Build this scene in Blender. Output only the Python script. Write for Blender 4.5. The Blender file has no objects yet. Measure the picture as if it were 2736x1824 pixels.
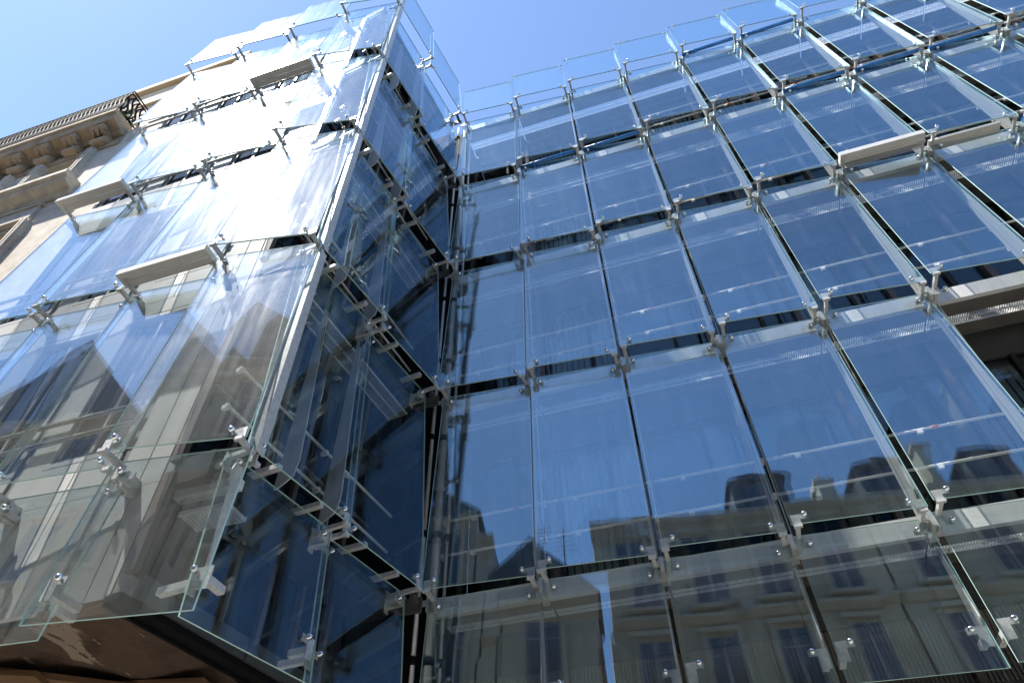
import bpy, math, random
from mathutils import Matrix, Vector
random.seed(7)
sc = bpy.context.scene
COL = sc.collection

# ---------------------------------------------------------------- camera
cam_d = bpy.data.cameras.new("camera")
cam_d.sensor_width = 36.0
cam_d.lens = 23.92
cam_d.clip_start = 0.05
cam_d.clip_end = 2000.0
cam = bpy.data.objects.new("camera", cam_d)
COL.objects.link(cam)
_R = [[0.95441, -0.18822, 0.23167], [0.29791, 0.64926, -0.69980], [-0.01870, 0.73691, 0.67573]]
right = Vector((_R[0][0], _R[1][0], _R[2][0])); fwd = Vector((_R[0][1], _R[1][1], _R[2][1])); up = Vector((_R[0][2], _R[1][2], _R[2][2]))
cam.matrix_world = Matrix(((right.x, up.x, -fwd.x, 3.09), (right.y, up.y, -fwd.y, -6.652), (right.z, up.z, -fwd.z, 1.65), (0, 0, 0, 1)))
sc.camera = cam

# ---------------------------------------------------------------- sky and sun
SUN = Vector((-0.40, -0.26, 0.93)).normalized()          # towards the sun
SUN_EL = math.asin(SUN.z)
world = bpy.data.worlds.new("World"); sc.world = world
world.use_nodes = True
nt = world.node_tree; nt.nodes.clear()
sky = nt.nodes.new("ShaderNodeTexSky"); sky.sky_type = 'NISHITA'; sky.sun_disc = False
sky.sun_elevation = SUN_EL
sky.sun_rotation = math.atan2(SUN.x, SUN.y)
sky.altitude = 100.0; sky.air_density = 1.0; sky.dust_density = 0.25; sky.ozone_density = 4.0
bg = nt.nodes.new("ShaderNodeBackground"); bg.inputs[1].default_value = 0.14
wo = nt.nodes.new("ShaderNodeOutputWorld")
nt.links.new(sky.outputs[0], bg.inputs[0]); nt.links.new(bg.outputs[0], wo.inputs[0])
sun_d = bpy.data.lights.new("sun", 'SUN'); sun_d.energy = 5.0; sun_d.angle = math.radians(0.53); sun_d.color = (1.0, 0.95, 0.87)
sun = bpy.data.objects.new("sun", sun_d); COL.objects.link(sun)
sun.rotation_euler = (-SUN).to_track_quat('-Z', 'Y').to_euler(); sun.location = (-20, -15, 45)

sc.view_settings.view_transform = 'Standard'; sc.view_settings.look = 'None'
sc.view_settings.exposure = 1.15; sc.view_settings.gamma = 1.0
sc.view_settings.use_curve_mapping = False
sc.render.engine = 'CYCLES'
cy = sc.cycles
cy.max_bounces = 8; cy.diffuse_bounces = 2; cy.glossy_bounces = 4; cy.transmission_bounces = 6; cy.transparent_max_bounces = 28
cy.caustics_reflective = False; cy.caustics_refractive = False
cy.sample_clamp_indirect = 6.0; cy.blur_glossy = 0.3
cy.use_adaptive_sampling = True; cy.adaptive_threshold = 0.025
cy.use_denoising = True

# ---------------------------------------------------------------- materials
def mat(name):
    m = bpy.data.materials.new(name); m.use_nodes = True
    m.node_tree.nodes.clear()
    return m, m.node_tree.nodes, m.node_tree.links

def noise_ramp(N, L, scale, stops, detail=6, rough=0.6, vec=None, stretch=None):
    tc = N.new("ShaderNodeTexCoord")
    src = tc.outputs['Object']
    if stretch:
        mp = N.new("ShaderNodeMapping"); mp.inputs['Scale'].default_value = stretch
        L.new(src, mp.inputs['Vector']); src = mp.outputs['Vector']
    n = N.new("ShaderNodeTexNoise"); n.inputs['Scale'].default_value = scale; n.inputs['Detail'].default_value = detail; n.inputs['Roughness'].default_value = rough
    L.new(src, n.inputs['Vector'])
    r = N.new("ShaderNodeValToRGB"); e = r.color_ramp.elements
    while len(e) < len(stops): e.new(0.5)
    for i, (p, c) in enumerate(stops):
        e[i].position = p; e[i].color = (*c, 1)
    L.new(n.outputs['Fac'], r.inputs['Fac'])
    return n, r

def plain(name, col, rough=0.5, metal=0.0, var=0.12, scale=6.0, bump=0.0, spec=0.5, stretch=None):
    m, N, L = mat(name)
    b = N.new("ShaderNodeBsdfPrincipled"); o = N.new("ShaderNodeOutputMaterial")
    lo = tuple(c * (1 - var) for c in col); hi = tuple(min(1, c * (1 + var)) for c in col)
    n, r = noise_ramp(N, L, scale, [(0.3, lo), (0.7, hi)], stretch=stretch)
    L.new(r.outputs['Color'], b.inputs['Base Color'])
    b.inputs['Roughness'].default_value = rough; b.inputs['Metallic'].default_value = metal
    b.inputs['Specular IOR Level'].default_value = spec
    if bump:
        bp = N.new("ShaderNodeBump"); bp.inputs['Strength'].default_value = bump; bp.inputs['Distance'].default_value = 0.02
        L.new(n.outputs['Fac'], bp.inputs['Height']); L.new(bp.outputs['Normal'], b.inputs['Normal'])
    L.new(b.outputs[0], o.inputs[0])
    return m

def schlick(N, L, f0):
    lw = N.new("ShaderNodeLayerWeight"); lw.inputs['Blend'].default_value = 0.5
    p5 = N.new("ShaderNodeMath"); p5.operation = 'POWER'; p5.inputs[1].default_value = 6.0
    L.new(lw.outputs['Facing'], p5.inputs[0])
    ma = N.new("ShaderNodeMath"); ma.operation = 'MULTIPLY_ADD'; ma.inputs[1].default_value = 1 - f0; ma.inputs[2].default_value = f0
    L.new(p5.outputs[0], ma.inputs[0])
    return ma.outputs[0]

def glass(name, f0, tint, dust, dust_rough, refl=(1, 1, 1), wav=0.0):
    m, N, L = mat(name)
    o = N.new("ShaderNodeOutputMaterial")
    tc = N.new("ShaderNodeTexCoord"); oi = N.new("ShaderNodeObjectInfo")
    sc_ = N.new("ShaderNodeMath"); sc_.operation = 'MULTIPLY'; sc_.inputs[1].default_value = 53.0; L.new(oi.outputs['Random'], sc_.inputs[0])
    ad = N.new("ShaderNodeVectorMath"); ad.operation = 'ADD'; L.new(tc.outputs['Object'], ad.inputs[0]); L.new(sc_.outputs[0], ad.inputs[1])
    def nz(scale, stretch, detail, rough):
        mp = N.new("ShaderNodeMapping"); mp.inputs['Scale'].default_value = stretch; L.new(ad.outputs[0], mp.inputs['Vector'])
        n = N.new("ShaderNodeTexNoise"); n.inputs['Scale'].default_value = scale; n.inputs['Detail'].default_value = detail; n.inputs['Roughness'].default_value = rough
        L.new(mp.outputs[0], n.inputs['Vector']); return n.outputs['Fac']
    t = N.new("ShaderNodeBsdfTransparent"); t.inputs[0].default_value = (*tint, 1)
    g = N.new("ShaderNodeBsdfGlossy"); g.inputs['Roughness'].default_value = 0.0; g.inputs['Color'].default_value = (*refl, 1)
    if wav:
        bp = N.new("ShaderNodeBump"); bp.inputs['Strength'].default_value = 1.0; bp.inputs['Distance'].default_value = wav
        L.new(nz(1.1, (1, 1, 0.8), 1.0, 0.3), bp.inputs['Height']); L.new(bp.outputs['Normal'], g.inputs['Normal'])
    # every pane reflects a little more or less than its neighbours
    fr = N.new("ShaderNodeMath"); fr.operation = 'MULTIPLY_ADD'; fr.inputs[1].default_value = 0.34; fr.inputs[2].default_value = 0.83; L.new(oi.outputs['Random'], fr.inputs[0])
    fm = N.new("ShaderNodeMath"); fm.operation = 'MULTIPLY'; L.new(schlick(N, L, f0), fm.inputs[0]); L.new(fr.outputs[0], fm.inputs[1])
    mx = N.new("ShaderNodeMixShader"); L.new(fm.outputs[0], mx.inputs[0]); L.new(t.outputs[0], mx.inputs[1]); L.new(g.outputs[0], mx.inputs[2])
    # thin dusty film: wide glossy lobe, patchy, with rain streaks
    d = N.new("ShaderNodeBsdfGlossy"); d.inputs['Roughness'].default_value = dust_rough; d.inputs['Color'].default_value = (1, 1, 1, 1)
    def ramp(fac, a, b, va, vb):
        r = N.new("ShaderNodeMapRange"); r.inputs['From Min'].default_value = a; r.inputs['From Max'].default_value = b; r.inputs['To Min'].default_value = va; r.inputs['To Max'].default_value = vb
        L.new(fac, r.inputs['Value']); return r.outputs['Result']
    patch = ramp(nz(1.7, (1, 1, 0.5), 8, 0.7), 0.3, 0.75, dust * 0.45, dust * 1.5)
    streak = ramp(nz(9.0, (1, 1, 0.05), 5, 0.6), 0.45, 0.75, 0.7, 2.2)
    mm = N.new("ShaderNodeMath"); mm.operation = 'MULTIPLY'; L.new(patch, mm.inputs[0]); L.new(streak, mm.inputs[1])
    m2 = N.new("ShaderNodeMixShader"); L.new(mm.outputs[0], m2.inputs[0]); L.new(mx.outputs[0], m2.inputs[1]); L.new(d.outputs[0], m2.inputs[2])
    L.new(m2.outputs[0], o.inputs[0])
    return m

def dark_glass(name, f0, base, refl=(1, 1, 1), wav=0.0):
    m, N, L = mat(name)
    o = N.new("ShaderNodeOutputMaterial")
    t = N.new("ShaderNodeBsdfDiffuse"); t.inputs[0].default_value = (*base, 1)
    g = N.new("ShaderNodeBsdfGlossy"); g.inputs['Roughness'].default_value = 0.01; g.inputs['Color'].default_value = (*refl, 1)
    mx = N.new("ShaderNodeMixShader"); L.new(schlick(N, L, f0), mx.inputs[0]); L.new(t.outputs[0], mx.inputs[1]); L.new(g.outputs[0], mx.inputs[2])
    if wav:
        n, r = noise_ramp(N, L, 0.9, [(0, (0, 0, 0)), (1, (1, 1, 1))], detail=1)
        bp = N.new("ShaderNodeBump"); bp.inputs['Strength'].default_value = wav; bp.inputs['Distance'].default_value = 0.01
        L.new(n.outputs['Fac'], bp.inputs['Height']); L.new(bp.outputs['Normal'], g.inputs['Normal'])
    L.new(mx.outputs[0], o.inputs[0])
    return m

M = {}
M['pane'] = glass('outer_glass', 0.16, (0.955, 0.975, 0.97), 0.021, 0.33, (0.64, 0.87, 1.0), wav=0.0025)
M['pipe'] = plain('grey_downpipe', (0.42, 0.44, 0.46), 0.35, 0.3, 0.08, 8)
M['walk'] = plain('walkway_sheet', (0.17, 0.155, 0.14), 0.5, 0.2, 0.2, 5)
M['ribbed'] = plain('ribbed_brown_metal', (0.26, 0.235, 0.195), 0.45, 0.2, 0.12, 4)
M['edge'] = plain('glass_edge', (0.55, 0.82, 0.78), 0.12, 0, 0.1, 9)
M['pane_wing'] = glass('wing_glass', 0.18, (0.95, 0.97, 0.97), 0.016, 0.42, (0.72, 0.89, 1.0), wav=0.003)
M['pane_side'] = glass('side_glass', 0.085, (0.93, 0.955, 0.95), 0.010, 0.33, (0.78, 0.9, 1.0), wav=0.003)
M['fin_glass'] = glass('fin_glass', 0.08, (0.90, 0.95, 0.95), 0.012, 0.35)
M['inner'] = glass('inner_glazing', 0.06, (0.62, 0.67, 0.68), 0.004, 0.3, (0.75, 0.9, 1.0), wav=0.004)
M['inner_side'] = dark_glass('inner_side_glazing', 0.02, (0.006, 0.007, 0.009), (0.85, 0.9, 0.95))
M['win'] = dark_glass('window_glass', 0.10, (0.012, 0.014, 0.016), (0.9, 0.95, 1.0), 0.15)
M['alu'] = plain('brushed_aluminium', (0.76, 0.77, 0.76), 0.40, 0.12, 0.08, 14, stretch=(1, 1, 0.15))
M['fin'] = plain('satin_grey_fin', (0.50, 0.515, 0.52), 0.45, 0.1, 0.1, 10, stretch=(1, 1, 0.15))
M['galv'] = plain('galvanised_steel', (0.64, 0.65, 0.64), 0.42, 0.25, 0.18, 26, bump=0.05)
M['steel'] = plain('polished_steel', (0.72, 0.73, 0.75), 0.14, 1.0, 0.05, 12)
M['white'] = plain('white_lacquer', (0.78, 0.77, 0.73), 0.35, 0.0, 0.05, 5)
M['dark'] = plain('dark_bronze', (0.028, 0.026, 0.024), 0.5, 0.1, 0.2, 8, spec=0.25)
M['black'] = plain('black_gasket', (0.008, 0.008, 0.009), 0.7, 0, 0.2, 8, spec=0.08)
M['bronze'] = plain('bronze_mullion', (0.13, 0.095, 0.07), 0.4, 0.3, 0.15, 8)
M['spandrel'] = plain('spandrel_grey', (0.075, 0.075, 0.072), 0.45, 0.1, 0.15, 4)
M['cream'] = plain('cream_cladding', (0.63, 0.63, 0.61), 0.5, 0.0, 0.06, 3, stretch=(1, 1, 0.3))
M['greyclad'] = plain('grey_cladding', (0.38, 0.385, 0.385), 0.45, 0.1, 0.08, 3)
M['frame'] = plain('window_frame_grey', (0.30, 0.30, 0.29), 0.4, 0.1, 0.08, 6)
M['blue'] = plain('blue_film', (0.07, 0.32, 0.82), 0.3, 0, 0.25, 12, bump=0.25)
M['red'] = plain('red_tape', (0.62, 0.07, 0.03), 0.5, 0, 0.1, 10)
M['orange'] = plain('orange_tape', (0.75, 0.20, 0.04), 0.5, 0, 0.1, 10)
M['stone'] = plain('limestone', (0.62, 0.555, 0.46), 0.85, 0, 0.24, 3.5, bump=0.4)
M['stone_dirty'] = plain('sooty_limestone', (0.42, 0.33, 0.235), 0.9, 0, 0.28, 3.0, bump=0.35)
M['stone_opp'] = plain('opposite_limestone', (0.66, 0.50, 0.34), 0.9, 0, 0.22, 1.1, bump=0.15)
M['render_opp'] = plain('opposite_render', (0.70, 0.56, 0.40), 0.9, 0, 0.12, 0.8)
M['zinc'] = plain('zinc_roof', (0.14, 0.15, 0.16), 0.5, 0.3, 0.15, 1.2)
M['slate'] = plain('slate_roof', (0.065, 0.07, 0.08), 0.6, 0, 0.25, 5)
M['brick'] = plain('chimney_brick', (0.30, 0.17, 0.11), 0.9, 0, 0.2, 5)
M['terracotta'] = plain('terracotta', (0.42, 0.17, 0.09), 0.8, 0, 0.15, 6)
M['iron'] = plain('black_iron', (0.014, 0.012, 0.017), 0.7, 0.0, 0.2, 10, spec=0.15)
M['leaf'] = plain('ivy_leaf', (0.06, 0.10, 0.025), 0.6, 0, 0.4, 14)
M['asphalt'] = plain('asphalt', (0.07, 0.07, 0.07), 0.9, 0, 0.25, 8, bump=0.2)
M['paving'] = plain('paving', (0.34, 0.33, 0.31), 0.85, 0, 0.15, 2)
M['paint'] = plain('road_paint', (0.75, 0.75, 0.72), 0.7, 0, 0.1, 4)
M['timber'] = plain('timber', (0.17, 0.095, 0.045), 0.7, 0, 0.3, 5, bump=0.3, stretch=(0.3, 4, 4))
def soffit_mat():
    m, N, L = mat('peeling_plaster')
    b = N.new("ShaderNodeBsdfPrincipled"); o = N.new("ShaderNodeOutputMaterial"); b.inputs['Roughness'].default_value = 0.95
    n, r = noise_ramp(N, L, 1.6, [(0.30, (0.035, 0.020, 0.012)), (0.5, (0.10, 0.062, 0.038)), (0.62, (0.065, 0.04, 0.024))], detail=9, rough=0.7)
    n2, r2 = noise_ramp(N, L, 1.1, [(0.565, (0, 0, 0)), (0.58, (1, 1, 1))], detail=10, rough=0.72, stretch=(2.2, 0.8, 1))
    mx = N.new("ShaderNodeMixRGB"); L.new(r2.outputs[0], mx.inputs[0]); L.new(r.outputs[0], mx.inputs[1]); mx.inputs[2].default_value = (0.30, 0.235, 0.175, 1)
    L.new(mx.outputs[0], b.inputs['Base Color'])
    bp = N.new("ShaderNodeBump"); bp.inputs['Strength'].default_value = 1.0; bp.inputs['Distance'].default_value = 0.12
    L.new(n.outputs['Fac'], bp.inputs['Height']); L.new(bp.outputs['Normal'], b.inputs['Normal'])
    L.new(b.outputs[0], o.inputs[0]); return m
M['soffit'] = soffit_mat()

# ---------------------------------------------------------------- mesh helpers
class MB:
    def __init__(s): s.v = []; s.f = []; s.m = []; s.sm = []
    def hexa(s, p, m=0, ms=None):
        # p: 8 points, bottom ring 0-3 (ccw from above), top ring 4-7
        b = len(s.v); s.v += [tuple(q) for q in p]
        fs = [(3, 2, 1, 0), (4, 5, 6, 7), (0, 1, 5, 4), (1, 2, 6, 5), (2, 3, 7, 6), (3, 0, 4, 7)]
        for i, f in enumerate(fs):
            s.f.append(tuple(b + k for k in f)); s.m.append(ms[i] if ms else m); s.sm.append(False)
        return s
    def box(s, x0, x1, y0, y1, z0, z1, m=0):
        return s.hexa([(x0, y0, z0), (x1, y0, z0), (x1, y1, z0), (x0, y1, z0), (x0, y0, z1), (x1, y0, z1), (x1, y1, z1), (x0, y1, z1)], m)
    def prism(s, poly, axis, a, b, m=0):
        n = len(poly); k = len(s.v)
        def P(u, v, t): return (t, u, v) if axis == 'x' else ((u, t, v) if axis == 'y' else (u, v, t))
        s.v += [P(u, v, a) for u, v in poly] + [P(u, v, b) for u, v in poly]
        ar = sum(poly[i][0] * poly[(i + 1) % n][1] - poly[(i + 1) % n][0] * poly[i][1] for i in range(n))
        flip = (ar < 0) != (axis == 'y') != (b < a)
        fs = [tuple(range(n - 1, -1, -1)), tuple(range(n, 2 * n))] + [(i, (i + 1) % n, n + (i + 1) % n, n + i) for i in range(n)]
        for f in fs:
            f = tuple(k + i for i in f)
            s.f.append(f[::-1] if flip else f); s.m.append(m); s.sm.append(False)
        return s
    def cyl(s, p0, p1, r0, r1=None, n=10, m=0, cap=True):
        r1 = r0 if r1 is None else r1
        p0 = Vector(p0); p1 = Vector(p1); d = (p1 - p0).normalized()
        a = d.orthogonal().normalized(); c = d.cross(a); k = len(s.v)
        for p, r in ((p0, r0), (p1, r1)):
            for i in range(n):
                t = 2 * math.pi * i / n; s.v.append(tuple(p + a * (r * math.cos(t)) + c * (r * math.sin(t))))
        for i in range(n):
            j = (i + 1) % n; s.f.append((k + i, k + j, k + n + j, k + n + i)); s.m.append(m); s.sm.append(True)
        if cap:
            s.f.append(tuple(k + i for i in range(n - 1, -1, -1))); s.m.append(m); s.sm.append(False)
            s.f.append(tuple(k + n + i for i in range(n))); s.m.append(m); s.sm.append(False)
        return s
    def dome(s, c, d, r, hgt, n=10, m=0):
        c = Vector(c); d = Vector(d).normalized(); a = d.orthogonal().normalized(); e = d.cross(a); k = len(s.v)
        rings = [(1.0, 0.0), (0.92, 0.45), (0.65, 0.8), (0.3, 0.97)]
        for rr, hh in rings:
            for i in range(n):
                t = 2 * math.pi * i / n; s.v.append(tuple(c + d * (hgt * hh) + a * (r * rr * math.cos(t)) + e * (r * rr * math.sin(t))))
        for q in range(len(rings) - 1):
            for i in range(n):
                j = (i + 1) % n; s.f.append((k + q * n + i, k + q * n + j, k + (q + 1) * n + j, k + (q + 1) * n + i)); s.m.append(m); s.sm.append(True)
        s.f.append(tuple(k + (len(rings) - 1) * n + i for i in range(n))); s.m.append(m); s.sm.append(True)
        return s
    def mesh(s, name, *mats):
        me = bpy.data.meshes.new(name); me.from_pydata(s.v, [], s.f)
        for mm in mats: me.materials.append(M[mm])
        me.polygons.foreach_set('material_index', s.m); me.polygons.foreach_set('use_smooth', s.sm)
        me.update(); return me

WM = {}
I4 = Matrix.Identity(4)
def obj(name, me, parent=None, mw=None):
    o = bpy.data.objects.new(name, me); COL.objects.link(o)
    mw = mw or (WM[parent.name] if parent else Matrix.Identity(4)); WM[o.name] = mw.copy()
    if parent:
        o.parent = parent; o.matrix_basis = WM[parent.name].inverted() @ mw
    else:
        o.matrix_basis = mw
    return o
def thing(name, label, cat, loc=(0, 0, 0), group=None):
    o = obj(name, None, None, Matrix.Translation(loc)); o.empty_display_size = 0.3
    o['label'] = label; o['category'] = cat
    if group: o['group'] = group
    return o
def structure(name, me):
    o = obj(name, me); o['kind'] = 'structure'; return o
def T(x, y, z): return Matrix.Translation((x, y, z))

# ---------------------------------------------------------------- measures
W = 1.35; H = 3.1188; Z4 = 5.438
def ZR(r): return Z4 + (4 - r) * H
ZB = 3.93                         # lower edge of the glass skin
DBL, DBR, DTL, DTR = -0.02, 0.09, 0.21, 0.31

# ================================================================ THE SETTING
structure('ground', MB().box(-400, 400, -400, 400, -0.5, -0.14).mesh('ground', 'asphalt'))
structure('road', MB().box(-120, 120, -9.6, -4.6, -0.136, -0.1).mesh('road', 'asphalt'))
structure('pavement_near', MB().box(-60, 60, -4.6, 6.0, -0.136, 0.02).mesh('pavement_near', 'paving'))
structure('pavement_opposite', MB().box(-60, 60, -12.2, -9.6, -0.136, 0.02).mesh('pavement_opposite', 'paving'))
structure('kerb_near', MB().box(-60, 60, -4.78, -4.604, -0.13, 0.024).mesh('kerb_near', 'stone_opp'))
structure('kerb_opposite', MB().box(-60, 60, -9.596, -9.42, -0.13, 0.024).mesh('kerb_opposite', 'stone_opp'))
lm = MB()
for i in range(-12, 13): lm.box(i * 5.0, i * 5.0 + 2.4, -7.16, -7.04, -0.098, -0.096)
o = structure('lane_marking', lm.mesh('lane_marking', 'paint'))

# ================================================================ GLASS SKIN PARTS (local: x along, y inwards, z up)
def pane_mesh(name, s0, s1, z0, z1, dbl, dbr, dtl, dtr, th=0.018, mat0='pane'):
    p = [(s0, dbl, z0), (s1, dbr, z0), (s1, dbr + th, z0), (s0, dbl + th, z0), (s0, dtl, z1), (s1, dtr, z1), (s1, dtr + th, z1), (s0, dtl + th, z1)]
    return MB().hexa(p, ms=[1, 1, 0, 1, 0, 1]).mesh(name, mat0, 'edge')

def lerp(a, b, t): return a + (b - a) * t

def upper_bracket(side, th):
    # carries the lower corner of the pane above: arm, base plate with ear
    k = -1 if side == 'L' else 1
    d = DBR if side == 'L' else DBL
    b = MB()
    def bx(sa, sb, *r): b.box(min(k * sa, k * sb), max(k * sa, k * sb), *r)
    bx(0.055, 0.095, d + 0.034, (0.32 if side == 'L' else 0.27), -0.042, 0.004)            # arm
    bx(0.035, 0.12, d + 0.022, d + 0.032, -0.04, 0.11)         # plate behind the pane
    bx(0.12, 0.19, d + 0.026, d + 0.036, 0.06, 0.108)          # ear
    bx(0.035, 0.12, d - 0.006, d + 0.022, -0.04, -0.006)       # toe under the glass edge
    return b.mesh('upper_bracket_' + side, 'galv')
def lower_bracket(side):
    k = -1 if side == 'L' else 1
    d = DTR if side == 'L' else DTL
    b = MB()
    def bx(sa, sb, *r): b.box(min(k * sa, k * sb), max(k * sa, k * sb), *r)
    bx(0.03, 0.115, d + 0.022, d + 0.034, -0.15, -0.03)
    bx(0.115, 0.185, d + 0.024, d + 0.036, -0.15, -0.095)
    bx(0.045, 0.085, d + 0.034, 0.42, -0.115, -0.075)
    return b.mesh('lower_bracket_' + side, 'galv')
def bolt_mesh():
    b = MB()
    b.cyl((0, 0.045, 0), (0, -0.03, 0), 0.013, n=8)
    b.cyl((0, -0.008, 0), (0, -0.02, 0), 0.03, n=12)
    b.dome((0, -0.02, 0), (0, -1, 0), 0.028, 0.028, n=12)
    return b.mesh('bolt', 'steel')
BOLT = bolt_mesh()
UB = {s: upper_bracket(s, 0) for s in 'LR'}; LB = {s: lower_bracket(s) for s in 'LR'}
NODE = MB().box(-0.026, 0.026, 0.24, 0.46, -0.13, 0.04).box(-0.10, 0.10, 0.255, 0.275, -0.055, 0.012).box(-0.04, 0.04, 0.44, 0.48, -0.18, 0.08).mesh('node_block', 'galv')

def fin_mesh(name, hgt, mat0='fin'):
    t = hgt / H
    poly = [(0.345, hgt - 0.32), (lerp(DBR, DTR, 0.14) + 0.035, 0.42), (lerp(DBR, DTR, 0.08) + 0.05, 0.26), (0.30, 0.06), (0.42, 0.06), (0.42, hgt - 0.26), (0.385, hgt - 0.26)]
    b = MB().prism(poly, 'x', -0.052, -0.040)
    b.box(-0.064, -0.052, 0.395, 0.42, 0.06, hgt - 0.26)
    b.box(-0.040, -0.028, 0.395, 0.42, 0.06, hgt - 0.26)
    return b.mesh(name, mat0)
FIN = fin_mesh('fin', H)
PROF = MB().box(-0.074, -0.060, 0.345, 0.375, 0.02, H - 0.2).box(0.034, 0.046, 0.345, 0.375, 0.02, H - 0.2).mesh('joint_profile', 'fin')
PANE = pane_mesh('glass_panel', 0.018, W - 0.026, 0.0, H - 0.005, DBL, DBR, DTL, DTR)
PANES = {}
def bottom_pane(wid):
    z0 = ZB - Z4; t = 1 + z0 / H
    k = ('b', round(wid, 3))
    if k not in PANES:
        PANES[k] = pane_mesh('glass_panel_low', 0.018, wid - 0.026, z0, -0.005, lerp(DBL, DTL, t), lerp(DBR, DTR, t), DTL, DTR)
    return PANES[k]
def top_pane(wid, hgt):
    k = ('t', round(wid, 3), hgt)
    if k not in PANES:
        PANES[k] = pane_mesh('glass_panel_parapet', 0.018, wid - 0.026, 0, hgt, DBL, DBR, lerp(DBL, DTL, hgt / H), lerp(DBR, DTR, hgt / H))
    return PANES[k]
def full_pane(wid):
    k = ('f', round(wid, 3))
    if abs(wid - W) < 1e-3: return PANE
    if k not in PANES: PANES[k] = pane_mesh('glass_panel_side', 0.018, wid - 0.026, 0, H - 0.005, DBL, DBR, DTL, DTR)
    return PANES[k]
def bolt_on(br, F, s, d, z):
    obj('bolt', BOLT, br, F @ T(s, d, z))
def node(th, F, s, zr, left=True, right=True, up=True, low=True, block=True, rs=0.0, ls=0.0):
    A0 = F @ T(s, 0, zr); A = A0
    if block: obj('node_block', NODE, th, A)
    if up:
        for sd, on in (('L', left), ('R', right)):
            if not on: continue
            A = A0 @ T(0, rs if sd == 'R' else ls, 0)
            br = obj('upper_bracket', UB[sd], th, A)
            k = -1 if sd == 'L' else 1; d = (DBR if sd == 'L' else DBL) + 0.085 * 0.23 / H
            bolt_on(br, A, k * 0.17, d, 0.085)
    if low:
        for sd, on in (('L', left), ('R', right)):
            if not on: continue
            A = A0 @ T(0, rs if sd == 'R' else ls, 0)
            br = obj('lower_bracket', LB[sd], th, A)
            k = -1 if sd == 'L' else 1; d = (DTR if sd == 'L' else DTL) - 0.12 * 0.23 / H
            bolt_on(br, A, k * 0.155, d, -0.122)
def foot_bracket(th, F, s, left=True, right=True, dz=0.32, rs=0.0, ls=0.0):
    # carries the lower end of the hanging bottom panes
    z = ZB + dz; t = 1 + (z - Z4) / H
    for sd, on in (('L', left), ('R', right)):
        if not on: continue
        k = -1 if sd == 'L' else 1
        d0 = lerp(DBR, DTR, t) if sd == 'L' else lerp(DBL, DTL, t)
        key = 'foot' + sd
        if key not in PANES:
            b = MB()
            def bx(sa, sb, *r): b.box(min(k * sa, k * sb), max(k * sa, k * sb), *r)
            bx(0.035, 0.125, d0 + 0.022, d0 + 0.034, -0.12, 0.06)
            bx(0.125, 0.20, d0 + 0.024, d0 + 0.036, 0.0, 0.06)
            bx(0.045, 0.105, d0 + 0.034, 0.46, -0.07, -0.01)
            PANES[key] = b.mesh('foot_bracket_' + sd, 'galv')
        Fb = F @ T(s, rs if sd == 'R' else ls, z)
        br = obj('foot_bracket', PANES[key], th, Fb)
        bolt_on(br, Fb, k * 0.165, d0, 0.03)

# walkway pieces
def grating_mesh(wid, d0, d1, step=0.03):
    b = MB(); n = int((wid - 0.04) / step)
    for i in range(n + 1):
        x = 0.02 + (wid - 0.04) * i / n; b.box(x - 0.004, x + 0.004, d0, d1, -0.085, -0.06)
    for y in (d0, lerp(d0, d1, 0.5), d1): b.box(0.015, wid - 0.015, y - 0.005, y + 0.005, -0.088, -0.057)
    return b.mesh('grating', 'alu')
GRAT = grating_mesh(W, 0.755, 0.945)
WALK = MB().box(0.015, W - 0.015, 0.475, 0.748, -0.10, -0.06).mesh('walkway_sheet', 'walk')
FASC = MB().box(0.012, W - 0.012, 0.40, 0.43, -0.14, 0.085).box(0.012, W - 0.012, 0.43, 0.47, -0.14, -0.125).mesh('fascia', 'alu')
def rail_mesh(wid):
    b = MB().cyl((0.0, 0, 0), (wid, 0, 0), 0.017, n=8)
    b.cyl((0.16, 0, 0), (0.20, 0, 0), 0.021, n=8).cyl((wid * 0.55, 0, 0), (wid * 0.55 + 0.03, 0, 0), 0.021, n=8)
    b.box(0.01, 0.05, -0.02, 0.06, -0.03, 0.02).box(wid * 0.3, wid * 0.3 + 0.06, -0.018, 0.018, -0.05, 0.0)
    return b.mesh('guard_rail', 'white')
RAIL = rail_mesh(W)
TAPE = MB().cyl((0, 0, 0), (0.075, 0, 0), 0.0225, n=8).mesh('tape_band', 'orange')
TAPER = MB().cyl((0, 0, 0), (0.06, 0, 0), 0.0225, n=8).mesh('tape_band_red', 'red')
DI = 1.20
IPANE = MB().box(0.045, 0.62 * W - 0.03, DI, DI + 0.02, 0.10, H - 0.60).mesh('window_pane', 'inner')
IPANE2 = MB().box(0.62 * W + 0.03, W - 0.045, DI, DI + 0.02, 0.10, H - 0.60).mesh('window_pane_narrow', 'inner')
MULL = MB().box(-0.04, 0.04, DI - 0.10, DI + 0.06, -0.05, H - 0.05).mesh('mullion', 'bronze')
MULL2 = MB().box(0.62 * W - 0.026, 0.62 * W + 0.026, DI - 0.06, DI + 0.04, 0.10, H - 0.60).mesh('mullion_slim', 'dark')
SPAN = MB().box(0.042, W - 0.042, DI - 0.02, DI + 0.05, H - 0.56, H + 0.05).box(0.042, W - 0.042, DI - 0.05, DI + 0.04, H - 0.60, H - 0.56).mesh('spandrel_panel', 'spandrel')
SILL = MB().box(0.042, W - 0.042, DI - 0.05, DI + 0.05, 0.052, 0.10).mesh('window_sill', 'dark')
SOFP = MB().box(0.015, W - 0.015, 0.952, DI - 0.03, -0.10, -0.06).mesh('soffit_panel', 'walk')
BLUE = MB().cyl((0.05, 0, 0), (W - 0.12, 0.0, 0.0), 0.042, n=12).cyl((0.3, 0, 0.0), (0.36, 0, 0), 0.045, n=12).mesh('wrapped_pipe', 'blue')
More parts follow.
